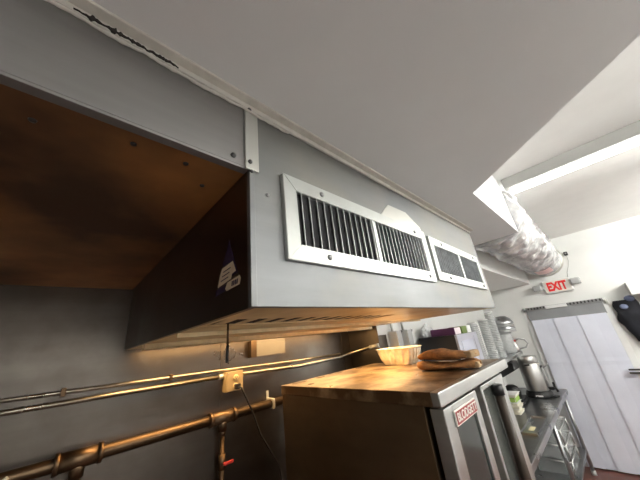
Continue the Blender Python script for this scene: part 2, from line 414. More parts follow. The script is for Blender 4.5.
for i in range(3):
    z = .189 - i * .010
    MB().prism(yz(.0010, (.566 + i * .006, z), (.566 + i * .006, z - .0022), (.606 + i * .006, z - .0042), (.606 + i * .006, z - .002)), (.0006, 0, 0)).build('print_line', 'stk_purple', stk)
MB().prism(yz(0, (.5932, .1519), (.5957, .1381), (.6492, .1343), (.6481, .1492)), (.001, 0, 0)).build('sticker_corner', 'stk_purple', stk)

# ---------------------------------------------------------------- the two vents
def vent(x0, x1, z0, z1, mull, n1, n2, bw, label, back, tilt=0.0):
    v = thing('vent_grille', ((x0 + x1) / 2, YH, z0), label, 'vent', 'louvered vents on the hood face')
    yb, yf = YH - .0005, YH - .014
    fx0, fx1, fz0, fz1 = x0 + bw, x1 - bw, z0 + bw, z1 - bw
    f = MB()
    for pts in ([(x0, z0), (x1, z0), (fx1, fz0), (fx0, fz0)], [(x1, z0), (x1, z1), (fx1, fz1), (fx1, fz0)],
                [(x1, z1), (x0, z1), (fx0, fz1), (fx1, fz1)], [(x0, z1), (x0, z0), (fx0, fz0), (fx0, fz1)]):
        f.prism([(a, yf, b) for a, b in pts], (0, yb - yf, 0), .0012)
    f.build('frame', 'frame', v)
    MB().box(x0 + .006, x1 - .006, YH - .003, YH - .0006, z0 + .006, z1 - .006).build('back_plate', back, v)
    MB().box(mull - .009, mull + .009, yf + .002, yb, fz0, fz1, .001).build('mullion', 'frame', v)
    sl = MB()
    for a, b, n in ((fx0, mull - .009, n1), (mull + .009, fx1, n2)):
        for i in range(n):
            c = a + (b - a) * (i + .6) / n
            sl.prism([(c - .0015, yf + .0015, fz0), (c + .0008, yf + .0015, fz0), (c + .0062, yb - .003, fz0), (c + .0040, yb - .003, fz0)], (0, 0, fz1 - fz0))
    sl.build('louver_blades', 'slat', v)
    for sxx, sz in ((x0 + .14, z1 - bw * .5), (x0 + .14, z0 + bw * .5), (x1 - .10, z1 - bw * .5), (x1 - .06, z0 + bw * .5)):
        MB().lathe([(.0001, .006), (.006, .005), (.0085, 0)], (sxx, yf, sz), 14, 'y').build('screw', 'nut', v)
    v.rotation_euler = (0, tilt, 0)
    return v
vent(.354, 1.165, .188, .429, .752, 12, 14, .043, 'louvered vent grille on the hood face, left and larger of the two with dark gaps', 'dark')
vent(1.197, 1.907, .196, .412, 1.565, 14, 12, .040, 'louvered vent grille at the right end of the hood face, smaller with blue-grey gaps', 'ductblue', .018)

# ================================================================ PIPES ON THE STEEL WALL
def zc(x): return -.078 - .030 * x
YP = YW - .016
up = thing('electrical_conduit', (-.8, YW, zc(-.8)), 'upper thin galvanised conduit passing above the outlet box on the steel wall', 'pipe', 'thin conduits on the steel wall')
path = [(-2.2, YP, -.030), (-.135, YP, -.0775), (.81, YP, -.098), (1.46, YP, -.117), (1.95, YP, -.120)]
MB().tube(path, .0085, 12).build('tube', 'conduit', up)
MB().box(.047, .066, YW - .03, YW - .0006, -.100, -.062, .003).build('strap', 'fitting', up)
MB().box(.50, .515, YW - .03, YW - .0006, -.108, -.074, .003).build('strap', 'fitting', up)
lo = thing('electrical_conduit', (-.8, YW, -.1), 'lower thin conduit entering both sides of the outlet box, bent up at right', 'pipe', 'thin conduits on the steel wall')
MB().tube([(-2.2, YP, -.105), (-.13, YP, -.124), (.821, YP, -.134)], .0115, 12).build('tube', 'conduit', lo)
MB().tube([(.937, YP, -.138), (1.46, YP, -.157), (1.95, YP, -.147), (2.04, YP - .02, -.132), (2.10, YP - .1, -.115), (2.115, 1.62, -.095), (2.12, 1.53, -.085)], .0115, 12).build('tube', 'conduit', lo)
MB().tube([(.790, YP, -.1335), (.8215, YP, -.134)], .016, 12).build('coupling', 'plate', lo)
MB().tube([(2.115, 1.60, -.094), (2.12, 1.50, -.083)], .018, 12).build('coupling', 'plate', lo)

ob = thing('outlet_box', (.905, YW, -.235), 'almond electrical outlet box with a black plug on the steel wall', 'outlet')
MB().box(.822, .936, YW - .055, YW, -.228, -.113, .004).build('box', 'outlet', ob)
MB().box(.826, .936, YW - .060, YW - .055, -.225, -.111, .002).build('cover_plate', 'outlet', ob)
for z in (-.150, -.200):
    s_ = MB().lathe([(.0001, .006), (.015, .006), (.018, .004), (.018, 0)], (.886, YW - .060, z), 20, 'y').build('socket', 'outface', ob)
    sl = MB().box(.879, .881, YW - .0668, YW - .066, z - .001, z + .008); sl.box(.891, .893, YW - .0668, YW - .066, z - .001, z + .008); sl.box(.884, .888, YW - .0668, YW - .066, z - .010, z - .006)
    sl.build('slots', 'black', s_)
MB().lathe([(.0001, .0025), (.003, .002), (.0035, 0)], (.886, YW - .060, -.175), 10, 'y').build('screw', 'nut', ob)
MB().lathe([(.0001, .0025), (.003, .002), (.0035, 0)], (.836, YW - .060, -.122), 10, 'y').build('screw', 'nut', ob)
pc = thing('power_cord', (.912, YW, -.9), 'black power cord hanging from the outlet box down behind the oven', 'cord')
MB().box(.870, .902, YW - .10, YW - .0665, -.217, -.185, .007).build('plug', 'black', pc)
MB().tube([(.889, YW - .095, -.201), (.900, YW - .112, -.212), (.925, YW - .11, -.26), (.985, YW - .09, -.36), (1.05, YW - .07, -.50), (1.13, YW - .06, -.62), (1.20, YW - .05, -.72), (1.23, YW - .05, -.95), (1.23, YW - .05, -1.3)], .0055, 10).build('cable', 'rubber', pc)
rd = thing('hanging_rod', (.346, .75, -.023), 'thin dark rod hanging from the hood underside, in front of the outlet box', 'rod')
MB().tube([(.346, .75, ZB), (.346, .75, .02)], .0032, 8).build('shaft', 'brass', rd)
MB().tube([(.346, .75, .022), (.345, .75, -.023)], .0042, 8).build('tip', 'rubber', rd)
jb = thing('junction_box', (1.16, YW, -.04), 'beige metal cover box on the steel wall under the hood trough', 'electrical box')
MB().box(1.05, 1.30, YW - .05, YW, -.045, .066, .002).build('cover', 'beige', jb)
MB().box(1.005, 1.05, YW - .05, YW, -.045, .066, .002).build('side_box', 'brass', jb)

gp = thing('gas_pipe', (.6, YW - .05, -.8), 'thick old brown gas pipe with tees along the lower steel wall', 'pipe')
YG = YW - .055
def zg(x): return -.354
MB().tube([(-2.4, YG, zg(-2.4)), (2.05, YG, zg(2.05))], .027, 18).build('main_pipe', 'brass', gp)
def tee(x, big):
    f = MB().tube([(x - .075, YG, zg(x)), (x + .075, YG, zg(x))], .037 if big else .034, 18)
    f.tube([(x, YG, zg(x)), (x, YG, zg(x) - .07)], .026, 14)
    f = f.build('tee_fitting', 'fitting', gp)
    for e in (-.075, .070):
        MB().tube([(x + e - .006, YG, zg(x)), (x + e + .010, YG, zg(x))], .041 if big else .038, 18).build('collar', 'fitting', f)
    return f
tee(.805, False); tee(.155, True)
MB().tube([(.805, YG, zg(.8) - .06), (.805, YG, -1.4)], .013, 12).build('drop_pipe', 'brass', gp)
MB().tube([(.155, YG, zg(.15) - .06), (.155, YG, -1.4)], .018, 12).build('drop_pipe', 'brass', gp)
MB().tube([(.805, YG, -.42), (.805, YG, -.445)], .018, 12).build('union', 'fitting', gp)
vb = MB().tube([(.805, YG, -.535), (.805, YG, -.61)], .020, 12).build('valve', 'fitting', gp)
vh = MB().box(.812, .862, YG - .032, YG - .026, -.588, -.572, .003); vh.tube([(.812, YG, -.58), (.812, YG - .034, -.58)], .007, 8)
vh.build('valve_handle', 'red', vb)
cl_ = MB().box(1.143, 1.167, YG - .031, YW - .0006, zg(1.15) - .033, zg(1.15) + .033, .01); cl_.box(1.145, 1.165, YW - .006, YW - .0006, zg(1.15) + .03, zg(1.15) + .075, .002)
tag(cl_.build('pipe_strap', 'plate', gp), 'pale pipe strap')
vf = thing('valve_fitting', (-.06, YW - .07, -.45), 'shiny chrome valve fitting on the wall at the lower left edge', 'valve')
MB().lathe([(.0001, 0), (.013, 0), (.013, .03), (.019, .032), (.019, .045), (.010, .05), (.010, .085), (.0001, .086)], (-.078, YW - .13, -.42), 14).build('body', 'plate', vf)
MB().tube([(-.078, YW - .13, -.395), (-.078, YW - .0005, -.395)], .008, 10).build('stem', 'plate', vf)
MB().tube([(-.078, YW - .13, -.355), (-.05, YW - .14, -.335)], .007, 10).build('lever', 'plate', vf)

# ================================================================ CONVECTION OVEN
OXL, OXR, OYF, OYB, OZ = .955, 1.85, .475, 1.38, -.20
OXD = 1.70           # right edge of body and doors; the lid overhangs it
ov = thing('convection_oven', (1.44, .95, ZF), 'stainless convection oven with glass door and red badge under the hood', 'oven')
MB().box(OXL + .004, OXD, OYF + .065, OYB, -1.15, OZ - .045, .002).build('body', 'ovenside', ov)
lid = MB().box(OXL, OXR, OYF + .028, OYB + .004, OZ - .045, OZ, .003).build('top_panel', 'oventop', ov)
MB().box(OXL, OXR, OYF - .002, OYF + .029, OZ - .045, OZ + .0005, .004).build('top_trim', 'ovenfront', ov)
crust = plain('burnt_grease', (.07, .035, .015), .6)
for (a, b, c, d) in ((1.05, 1.34, .10, .004), (1.22, 1.335, .06, .005), (1.02, 1.20, .03, .004), (1.38, 1.35, .12, .004), (1.6, 1.34, .05, .005)):
    pts = []
    for i in range(14):
        an = 2 * PI * i / 14; rr = 1 + .45 * noise.noise(Vector((a * 9, i * 1.7, b)))
        pts.append((a + c * .5 * rr * math.cos(an), b + .018 * rr * math.sin(an), OZ))
    MB().prism(pts, (0, 0, d * .35)).build('grease_crust', crust, lid)
# doors
dl = MB().box(OXL + .012, 1.035, OYF, OYF + .05, -1.08, -.252, .004); dl.box(1.235, 1.285, OYF, OYF + .05, -1.08, -.252, .004)
dl.box(1.035, 1.235, OYF, OYF + .05, -.315, -.252, .003); dl.box(1.035, 1.235, OYF, OYF + .05, -1.08, -.95, .003)
dl = dl.build('left_door', 'ovenfront', ov)
MB().box(1.035, 1.235, OYF + .008, OYF + .016, -.95, -.315).build('window', 'glass_dark', dl)
MB().box(1.035, 1.045, OYF + .002, OYF + .012, -.95, -.315, .001).build('gasket', 'ovendark', dl)
MB().box(1.289, 1.355, OYF + .030, OYF + .065, -1.10, -.248).build('door_gap', 'ovendark', ov)
dr = MB().box(1.352, 1.372, OYF, OYF + .05, -1.08, -.252, .004); dr.box(1.555, OXD - .004, OYF, OYF + .05, -1.08, -.252, .004)
dr.box(1.372, 1.555, OYF, OYF + .05, -.272, -.252, .003); dr.box(1.372, 1.555, OYF, OYF + .05, -1.08, -.95, .003)
dr = dr.build('right_door', 'ovenfront', ov)
MB().box(1.372, 1.555, OYF + .010, OYF + .018, -.95, -.272).build('window', plain('oven_window_pale', (.07, .075, .07), .14), dr)
hd = MB().tube([(1.52, OYF - .012, -.30), (1.52, OYF - .012, -.92)], .020, 14).build('door_handle', 'ovendark', ov)
MB().tube([(1.52, OYF - .012, -.272), (1.52, OYF - .012, -.315)], .024, 14).build('handle_cap', 'black', hd)
MB().box(1.508, 1.532, OYF - .012, OYF + .009, -.31, -.285, .003).build('handle_bracket', 'black', hd)
MB().box(1.508, 1.532, OYF - .012, OYF + .009, -.90, -.875, .003).build('handle_bracket', 'black', hd)
# badge
bd = MB().box(1.030, 1.235, OYF - .006, OYF, -.316, -.270, .002).build('badge', 'cream', ov)
MB().box(1.034, 1.231, OYF - .008, OYF - .006, -.312, -.274, .001).build('badge_panel', 'badge', bd)
tx = text_mesh('BLODGETT', .037, .0003)
xs_ = [v.co.x for v in tx.verts]; sc_ = .186 / (max(xs_) - min(xs_))
MB().add(tx, Matrix.Translation((1.1325, OYF - .0085, -.293)) @ Matrix.Rotation(PI / 2, 4, 'X') @ Matrix.Diagonal((sc_, 1.0, 1, 1))).build('badge_lettering', 'cream', bd)
for x in (OXL + .07, OXD - .07):
    for y in (OYF + .12, OYB - .08):
        MB().tube([(x, y, ZF), (x, y, -1.15)], .028, 14).build('leg', 'ovenfront', ov)

# paper pan with fluted sides
def fluted(name, cx, cy, z0, r0x, r0y, r1x, r1y, h, mat, n=96):
    t = bmesh.new(); rings = []
    for (f, zz, flare) in ((0, .0, 0), (.5, .35, 1), (.85, .8, 1), (1, 1, .5), (1.16, 1.0, 0), (1.19, 1.05, 0)):
        ring = []
        for k in range(n):
            a = 2 * PI * k / n; ca, sa = math.cos(a), math.sin(a)
            sq = (abs(ca) ** 4 + abs(sa) ** 4) ** -.25
            fl = 1 + .035 * flare * (1 if k % 6 < 3 else -1)
            rx = (r0x + (r1x - r0x) * f) * fl * sq; ry = (r0y + (r1y - r0y) * f) * fl * sq
            ring.append(t.verts.new((cx + rx * ca, cy + ry * sa, z0 + h * zz)))
        rings.append(ring)
    for a, b in zip(rings, rings[1:]):
        for k in range(n): t.faces.new((a[k], a[(k + 1) % n], b[(k + 1) % n], b[k]))
    t.faces.new(rings[0][::-1])
    return thicken(MB().add(t).build(name, mat), .0012)
pan = fluted('baking_pan', 1.765, 1.09, OZ + .002, .070, .105, .098, .145, .098, 'foil')
tag(pan, 'pale fluted baking pan standing empty on the oven top', 'pan')

# oven mitts
def mitt(a, b, wd, th, z0, seed, label):
    a, b = Vector((*a, 0)), Vector((*b, 0)); L = (b - a).length; d = (b - a).normalized(); s_ = Vector((-d.y, d.x, 0))
    tt = bmesh.new(); n, mm = 26, 20; rings = []
    for i in range(n + 1):
        f = i / n; e = (max(0, 1 - abs(2 * f - 1) ** 5)) ** .5; wv = 1 + .16 * noise.noise(Vector((f * 4, seed, 0)))
        ring = []
        for k in range(mm):
            an = 2 * PI * k / mm
            x = math.cos(an) * wd * .5 * e * wv; z = math.copysign(abs(math.sin(an)) ** .8, math.sin(an)) * th * .5 * (e * .9 + .1)
            p = a + d * (L * f) + s_ * x; zz = z0 + th * .5 + z
            nn = noise.noise(Vector((p.x * 24, p.y * 24, zz * 24 + seed)))
            hump = .008 * math.sin(f * 7 + seed) if z > 0 else 0
            ring.append(tt.verts.new((p.x, p.y, max(z0 + .0005, zz + nn * .006 + hump))))
        rings.append(ring)
    for r1, r2 in zip(rings, rings[1:]):
        for k in range(mm):
            ff = tt.faces.new((r1[k], r1[(k + 1) % mm], r2[(k + 1) % mm], r2[k])); ff.smooth = True
    tt.faces.new(rings[0][::-1]); tt.faces.new(rings[-1]); bmesh.ops.recalc_face_normals(tt, faces=tt.faces)
    root = thing('oven_mitt', ((a.x + b.x) / 2, (a.y + b.y) / 2, z0), label, 'oven mitt', 'oven mitts on the oven')
    MB().add(tt).build('body', 'mitt', root)
    c = b - d * .012
    cu = bmesh.new()
    R_ = Matrix.Translation((c.x, c.y, z0 + th * .52)) @ Matrix(((d.x, s_.x, 0, 0), (d.y, s_.y, 0, 0), (0, 0, 1, 0), (0, 0, 0, 1)))
    tmp = MB().box(-.030, .009, -wd * .36, wd * .36, -th * .38, th * .34, .010); mm_ = bpy.data.meshes.new('q'); tmp.bm.to_mesh(mm_); tmp.bm.free(); cu.from_mesh(mm_); bpy.data.meshes.remove(mm_)
    MB().add(cu, R_).build('cuff', 'mittlining', root)
    return root
mitt((1.455, .80), (1.50, .49), .13, .040, OZ + .001, 1.3, 'brown terry oven mitt lying flat on the oven top, lower of the two')
mitt((1.50, .80), (1.47, .49), .135, .044, OZ + .046, 5.1, 'brown terry oven mitt resting on top of the other mitt')

# ================================================================ ELECTRIC SWITCH BOXES AND SHELF AT THE FAR WALL
def switch(x, label):
    s_ = thing('switch_box', (x, YS, -.15), label, 'switch', 'switch boxes on the far wall')
    MB().box(x, x + .085, YS - .10, YS, -.16, .022, .004).build('housing', 'greyplastic', s_)
    MB().box(x - .003, x, YS - .098, YS, -.158, .020, .001).build('lit_side', 'white', s_)  # white sheet paints the lit left side of the grey housing
    MB().box(x + .09, x + .14, YS - .06, YS, -.16, -.03, .004).build('plug', 'black', s_)
    MB().tube([(x + .115, YS - .05, -.04), (x + .14, YS - .07, .02)], .012, 8).build('lever', 'black', s_)
    MB().tube([(x + .04, YS - .03, .02), (x + .04, YS - .03, .13)], .012, 10).build('conduit_stub', 'plate', s_)
switch(2.30, 'grey switch box with black lever on far wall, left of the two above the pan')
switch(2.50, 'grey switch box with black lever on far wall, beside the black microwave')

SZ = -.48; SY = 1.10
sh = thing('wall_shelf', (3.75, 1.3, SZ), 'stainless wall shelf beyond the oven holding the microwave and cups', 'shelf')
MB().box(2.25, 5.3, SY, YS, SZ - .02, SZ, .002).build('board', 'greymetal', sh)
MB().box(2.25, 5.3, SY - .003, SY + .004, SZ - .035, SZ + .004, .002).build('front_edge', 'ovenfront', sh)
for x in (2.5, 4.1, 5.15):
    MB().prism([(x, YS, SZ - .02), (x, YS - .3, SZ - .02), (x, YS, SZ - .2)], (.02, 0, 0)).build('bracket', 'greymetal', sh)

mw = thing('microwave_oven', (3.09, 1.26, SZ), 'black microwave with grey front on the far wall shelf', 'microwave')
MB().box(2.80, 3.38, 1.085, 1.46, SZ + .012, -.078, .006).build('case', 'mwblack', mw)
dd = MB().box(2.802, 3.378, 1.062, 1.085, SZ + .016, -.080, .004).build('door', 'mwfront', mw)
MB().box(2.88, 3.20, 1.058, 1.0625, SZ + .07, -.14, .003).build('window', 'mwwin', dd)
MB().box(3.255, 3.36, 1.058, 1.0625, SZ + .05, -.11, .003).build('control_panel', 'mwfront', mw)
for x in (2.84, 3.34):
    for y in (1.12, 1.42): MB().tube([(x, y, SZ), (x, y, SZ + .014)], .012, 8).build('foot', 'black', mw)
def carton(x0, x1, y0, y1, z0, z1, mat, end, label):
    c = thing('carton', ((x0 + x1) / 2, (y0 + y1) / 2, z0), label, 'box', 'cartons on the microwave')
    MB().box(x0, x1, y0, y1, z0, z1, .002).build('box', mat, c)
    MB().box(x0 + .002, x1 - .002, y0 - .001, y0, z0 + .002, z1 - .002).build('end_flap', end, c)
    MB().box(x0 + .02, x1 - .02, y0 + .01, y1 - .01, z1, z1 + .001).build('lid', mat, c)
carton(2.86, 3.02, 1.09, 1.34, -.078, -.012, 'purple', 'pinkwhite', 'long purple carton lying on top of the black microwave')
carton(3.03, 3.17, 1.08, 1.22, -.078, -.008, 'green', 'green', 'small green carton on the microwave, beside the purple carton')
carton(3.19, 3.30, 1.08, 1.20, -.078, -.005, 'white', 'white', 'small white carton on the microwave, right of the green carton')
t = bmesh.new(); bmesh.ops.create_icosphere(t, subdivisions=4, radius=1)
for v in t.verts:
    nn = noise.noise(v.co * 2.3) * .22 + noise.noise(v.co * 6) * .14
    v.co = Vector((2.93 + v.co.x * .10 * (1 + nn), 1.405 + v.co.y * .045 * (1 + nn), max(-.0775, -.035 + v.co.z * .085 * (1 + nn))))
for f in t.faces: f.smooth = True
tag(MB().add(t).build('plastic_bag', 'bag'), 'crumpled clear plastic bag on the microwave behind the purple carton', 'bag')

def sleeve(x, y, ztop, r, label):
    s_ = thing('cup_sleeve', (x, y, SZ), label, 'cups', 'stacked cup sleeves on the shelf')
    prof = [(.0001, 0), (r * .8, 0)]; z = 0; Ht = ztop - SZ
    while z < Ht - .02:
        prof += [(r * .88, z + .004), (r, z + .010), (r, z + .016), (r * .88, z + .019)]; z += .022
    prof += [(r * .8, Ht), (.0001, Ht)]
    MB().lathe(prof, (x, y, SZ), 20, smooth=False).build('nested_cups', 'cup', s_)
    MB().lathe([(.0001, 0), (r * 1.02, 0), (r * 1.02, .012), (r * .7, .02), (.0001, .02)], (x, y, ztop), 20).build('top_lid', 'white', s_)
sleeve(3.72, 1.19, .0, .062, 'column of nested clear cups, nearest to the microwave')
sleeve(4.18, 1.19, .03, .062, 'column of nested clear cups in the middle of the three')
sleeve(4.55, 1.19, .13, .06, 'tallest column of nested clear cups, nearest to the grey bowls')

cn = thing('clear_canister', (5.10, 1.215, SZ), 'clear plastic canister at the right end of the shelf under the grey bowls', 'canister')
MB().lathe([(.0001, 0), (.09, 0), (.10, .02), (.10, .26), (.09, .28), (.0001, .28)], (5.10, 1.215, SZ), 28).build('jar', 'cup', cn)
MB().lathe([(.0001, .28), (.105, .28), (.105, .30), (.0001, .305)], (5.10, 1.215, SZ), 28).build('lid', 'greyplastic', cn)
for i in range(4):
    z = SZ + .307 + i * .040
    b = MB().lathe([(.15, 0), (.152, .006), (.125, .07), (.07, .115), (.0001, .125), (.0001, .118), (.066, .108), (.118, .066), (.144, .003)], (5.13, 1.19, z), 30, loop=True)
    tag(b.build('mixing_bowl', 'greymetal' if i % 2 else 'greyplastic'), ['grey bowl upside down on the canister, lowest of the nested stack', 'steel bowl upside down, second from the bottom of the nested stack', 'grey bowl upside down, third from the bottom of the nested stack', 'steel bowl upside down on top of the nested bowl stack'][i], 'bowl', 'nested bowls on the canister')
dc = thing('coffee_decanter', (5.12, 1.12, SZ), 'silver coffee decanter with looped handle and red collar at the shelf end', 'decanter')
MB().lathe([(.0001, 0), (.05, 0), (.062, .03), (.058, .08), (.04, .13), (.038, .15), (.0001, .15)], (5.27, 1.165, SZ), 24).build('body', 'urn', dc)
MB().lathe([(.0001, .15), (.042, .15), (.044, .175), (.0001, .178)], (5.27, 1.165, SZ), 24).build('collar', 'red', dc)
MB().tube([(5.27, 1.13, SZ + .165), (5.27, 1.08, SZ + .19), (5.27, 1.01, SZ + .17), (5.27, .98, SZ + .11), (5.27, 1.02, SZ + .06), (5.27, 1.115, SZ + .04)], .012, 10).build('handle', 'greyplastic', dc)

# ================================================================ PREP TABLE AND WHAT STANDS ON IT
TZ = -1.0; TX0, TX1, TY0, TY1 = 2.2, 5.32, .755, YS - .01
tb = thing('prep_table', (3.8, 1.1, ZF), 'long stainless prep table along the far wall beside the door', 'table')
MB().box(TX0, TX1, TY0, TY1, TZ - .03, TZ, .003).build('tabletop', 'tabletop', tb)
rim = MB().box(TX0, TX1, TY0 - .012, TY0 + .012, TZ - .045, TZ + .008, .006); rim.box(TX1 - .012, TX1 + .012, TY0, TY1, TZ - .045, TZ + .008, .006)
rim.build('rolled_edge', 'greymetal', tb)
for x, y in ((2.28, .80), (4.02, .80), (5.26, .80), (2.28, 1.42), (4.02, 1.42), (5.26, 1.42)):
    lg = MB().tube([(x, y, ZF), (x, y, TZ - .03)], .021, 14).build('leg', 'greymetal', tb)
    MB().tube([(x, y, ZF), (x, y, ZF + .05)], .026, 12).build('foot', 'greyplastic', lg)
MB().box(TX0 + .05, TX1 - .03, TY0 + .03, TY1 - .03, -1.70, -1.67, .003).build('undershelf', 'greymetal', tb)

us = thing('coffee_server', (4.86, .965, TZ), 'stainless coffee server with black base and tap on the prep table', 'coffee urn')
c = (4.86, .985, TZ + .001)
MB().lathe([(.0001, 0), (.15, 0), (.155, .02), (.15, .05), (.125, .075), (.0001, .075)], c, 36).build('base', 'black', us)
MB().lathe([(.0001, .075), (.124, .075), (.126, .085), (.126, .40), (.120, .41), (.0001, .41)], c, 40).build('body', 'urn', us)
MB().lathe([(.0001, .41), (.113, .41), (.115, .415), (.115, .485), (.108, .497), (.05, .502), (.0001, .503)], c, 40).build('lid', 'urn', us)
MB().box(c[0] - .128, c[0] - .118, c[1] - .03, c[1] + .03, TZ + .385, TZ + .405, .003).build('latch', 'black', us)
MB().tube([(c[0] - .02, c[1] - .137, TZ + .12), (c[0] - .02, c[1] - .137, TZ + .36)], .009, 10).build('sight_gauge', 'greyplastic', us)
MB().tube([(c[0] - .02, c[1] - .12, TZ + .36), (c[0] - .02, c[1] - .145, TZ + .365)], .014, 10).build('gauge_bracket', 'black', us)
tap = MB().tube([(c[0], c[1] - .12, TZ + .10), (c[0], c[1] - .20, TZ + .10), (c[0], c[1] - .21, TZ + .06)], .016, 12).build('tap', 'black', us)
MB().box(c[0] - .012, c[0] + .012, c[1] - .205, c[1] - .18, TZ + .11, TZ + .17, .004).build('tap_lever', 'black', tap)
MB().tube([(c[0], c[1] - .12, TZ + .33), (c[0], c[1] - .19, TZ + .37), (c[0], c[1] - .22, TZ + .405)], .007, 8).build('pump_lever', 'greyplastic', us)
MB().box(c[0] - .1535, c[0] - .15, c[1] - .06, c[1] + .02, TZ + .020, TZ + .036).build('base_label', 'white', us)
MB().lathe([(.0001, 0), (.05, 0), (.055, .012), (.05, .012), (.0001, .006)], (c[0] + .0, c[1] - .158, TZ + .001), 24).build('drip_tray', 'black', us)

br = thing('coffee_brewer', (4.5, 1.3, TZ), 'black coffee brewer under the shelf left of the steel coffee server', 'coffee maker')
MB().box(4.36, 4.66, 1.08, 1.44, TZ + .001, TZ + .05, .006).build('base', 'black', br)
MB().box(4.36, 4.66, 1.32, 1.44, TZ + .05, TZ + .34, .006).build('column', 'black', br)
MB().prism([(4.36, 1.06, TZ + .47), (4.36, 1.44, TZ + .47), (4.36, 1.44, TZ + .30), (4.36, 1.22, TZ + .30), (4.36, 1.06, TZ + .38)], (.30, 0, 0), .006).build('brew_head', 'black', br)
MB().lathe([(.0001, 0), (.08, 0), (.095, .06), (.07, .12), (.04, .14), (.0001, .14)], (4.51, 1.2, TZ + .05), 24).build('jug', 'black', br)

tz = TZ + .001
lbl = ['cream takeout tub at the bottom of the stack on the prep table', 'cream takeout tub, second from the bottom of the stack', 'cream takeout tub, third from the bottom of the stack',
       'cream takeout tub, fourth from the bottom of the stack', 'takeout tub with bright green label near the top of the stack', 'cream takeout tub on top of the stack on the prep table']
for i in range(6):
    tub = thing('takeout_tub', (3.97, 1.11, tz), lbl[i], 'container', 'stacked takeout tubs')
    ox = .012 * math.sin(i * 2.1); hh = .030 if i != 4 else .055; X, Y = 3.87 + ox, 1.02 + ox
    MB().box(X + .006, X + .194, Y + .006, Y + .184, tz, tz + hh - .006, .012).build('bowl', 'tub', tub)
    MB().box(X, X + .20, Y, Y + .19, tz + hh - .006, tz + hh, .002).build('rim', 'white' if i % 2 else 'tub', tub)
    if i == 4:
        MB().box(X + .001, X + .0055, Y + .01, Y + .15, tz + .004, tz + hh - .007).build('label', 'tublabel', tub)
        MB().box(X + .01, X + .18, Y + .001, Y + .0055, tz + .004, tz + hh - .007).build('label', 'tublabel', tub)
    tz += hh
sp = MB().box(3.28, 3.84, .79, .93, TZ + .001, TZ + .004, .001)
for a in ((3.28, 3.84, .79, .796), (3.28, 3.84, .924, .93), (3.28, 3.286, .79, .93), (3.834, 3.84, .79, .93)): sp.box(*a, TZ + .002, TZ + .02, .001)
tag(sp.build('sheet_pan', 'greymetal'), 'shallow steel sheet pan at the front of the prep table', 'pan')
t = MB().box(3.40, 3.52, .84, .885, TZ + .0045, TZ + .0075, .0015)
tag(t.build('paper_slip', 'yellow'), 'small yellow paper slip lying in the sheet pan', 'paper')

# stacked clear racks on the undershelf
for i in range(3):
    z = -1.67 + i * .15
    r_ = thing('storage_rack', (4.62, .98, z), ['clear plastic crate on the undershelf, bottom of its stack', 'clear plastic crate under the prep table, middle of its stack', 'clear plastic crate under the prep table, top of its stack'][i], 'crate', 'crates under the table')
    MB().box(4.36, 4.88, .83, 1.15, z, z + .11, .008).build('bin', 'crate', r_)
    rr = MB()
    for a, b in (((4.35, .82), (4.89, .82)), ((4.89, .82), (4.89, 1.16)), ((4.89, 1.16), (4.35, 1.16)), ((4.35, 1.16), (4.35, .82))):
        rr.tube([(*a, z + .13), (*b, z + .13)], .008, 8)
    for a in ((4.35, .82), (4.89, .82), (4.89, 1.16), (4.35, 1.16)): rr.tube([(*a, z), (*a, z + .135)], .008, 8)
    rr.build('wire_frame', 'ovenfront', r_)

# ================================================================ STRIP CURTAIN DOOR
scn = thing('strip_curtain', (XE - .06, .40, ZF), 'pale vinyl strip curtain hanging in the doorway of the end wall', 'curtain')
MB().box(XE - .050, XE - .022, DY0 - .03, DY1 + .05, DZ + .005, DZ + .055, .003).build('rail', 'greymetal', scn)
hk = MB()
for i in range(22):
    y = DY0 - .01 + i * .040
    hk.box(XE - .056, XE - .050, y, y + .018, DZ + .02, DZ + .05, .002)
hk.build('hooks', 'screw', scn)
MB().box(XE - .062, XE - .056, .36, .62, DZ + .005, DZ + .05, .002).build('clamp_plate', 'white', scn)
hb = MB().box(XE - .040, XE - .030, DY0 - .01, DY1 + .02, DZ - .15, DZ + .01, .002)
hb.build('header_band', 'bandgrey', scn)
ys = [DY0 + .0 + i * .138 for i in range(6)]
for i, y in enumerate(ys):
    xo = XE - .046 - (.010 if i % 2 else 0)
    t = bmesh.new(); n = 40; ny = 6; g = []
    for a in range(n + 1):
        z = DZ - .14 + (ZF + .02 - DZ + .14) * a / n; row = []
        for b in range(ny + 1):
            yy = y + .168 * b / ny
            bow = .002 * math.sin(PI * b / ny) + .002 * noise.noise(Vector((yy * 6, z * 3, i)))
            if .30 < a / n < .34: bow += .003
            row.append(t.verts.new((xo - bow, min(yy, DY1 + .01), z)))
        g.append(row)
    for a in range(n):
        for b in range(ny):
            f = t.faces.new((g[a][b], g[a][b + 1], g[a + 1][b + 1], g[a + 1][b]))
    thicken(MB().add(t).build('strip', 'strip' if i % 2 else 'strip2', scn), .003)

# door pulls at the right jamb
dp = thing('door_pull', (XE - .05, .0, -.8), 'dark horizontal door pull at the right edge of the strip curtain', 'handle', 'door pulls')
MB().box(XE - .115, XE - .095, -.10, .055, -.775, -.755, .004).build('upper_bar', 'screw', dp)
MB().box(XE - .115, XE - .095, -.10, .06, -.815, -.793, .004).build('lower_bar', 'screw', dp)
MB().box(XE - .10, XE - .0205, -.12, -.09, -.82, -.75, .004).build('bracket', 'screw', dp)
dq = thing('door_latch', (XE - .05, -.08, -.95), 'black wedge latch below the door pull at the right edge', 'latch')
MB().prism([(XE - .11, .0, -.875), (XE - .11, -.14, -.835), (XE - .11, -.14, -.93)], (.02, 0, 0), .003).build('wedge', 'screw', dq)
MB().box(XE - .10, XE - .0205, -.128, -.10, -.92, -.85, .003).build('bracket', 'screw', dq)

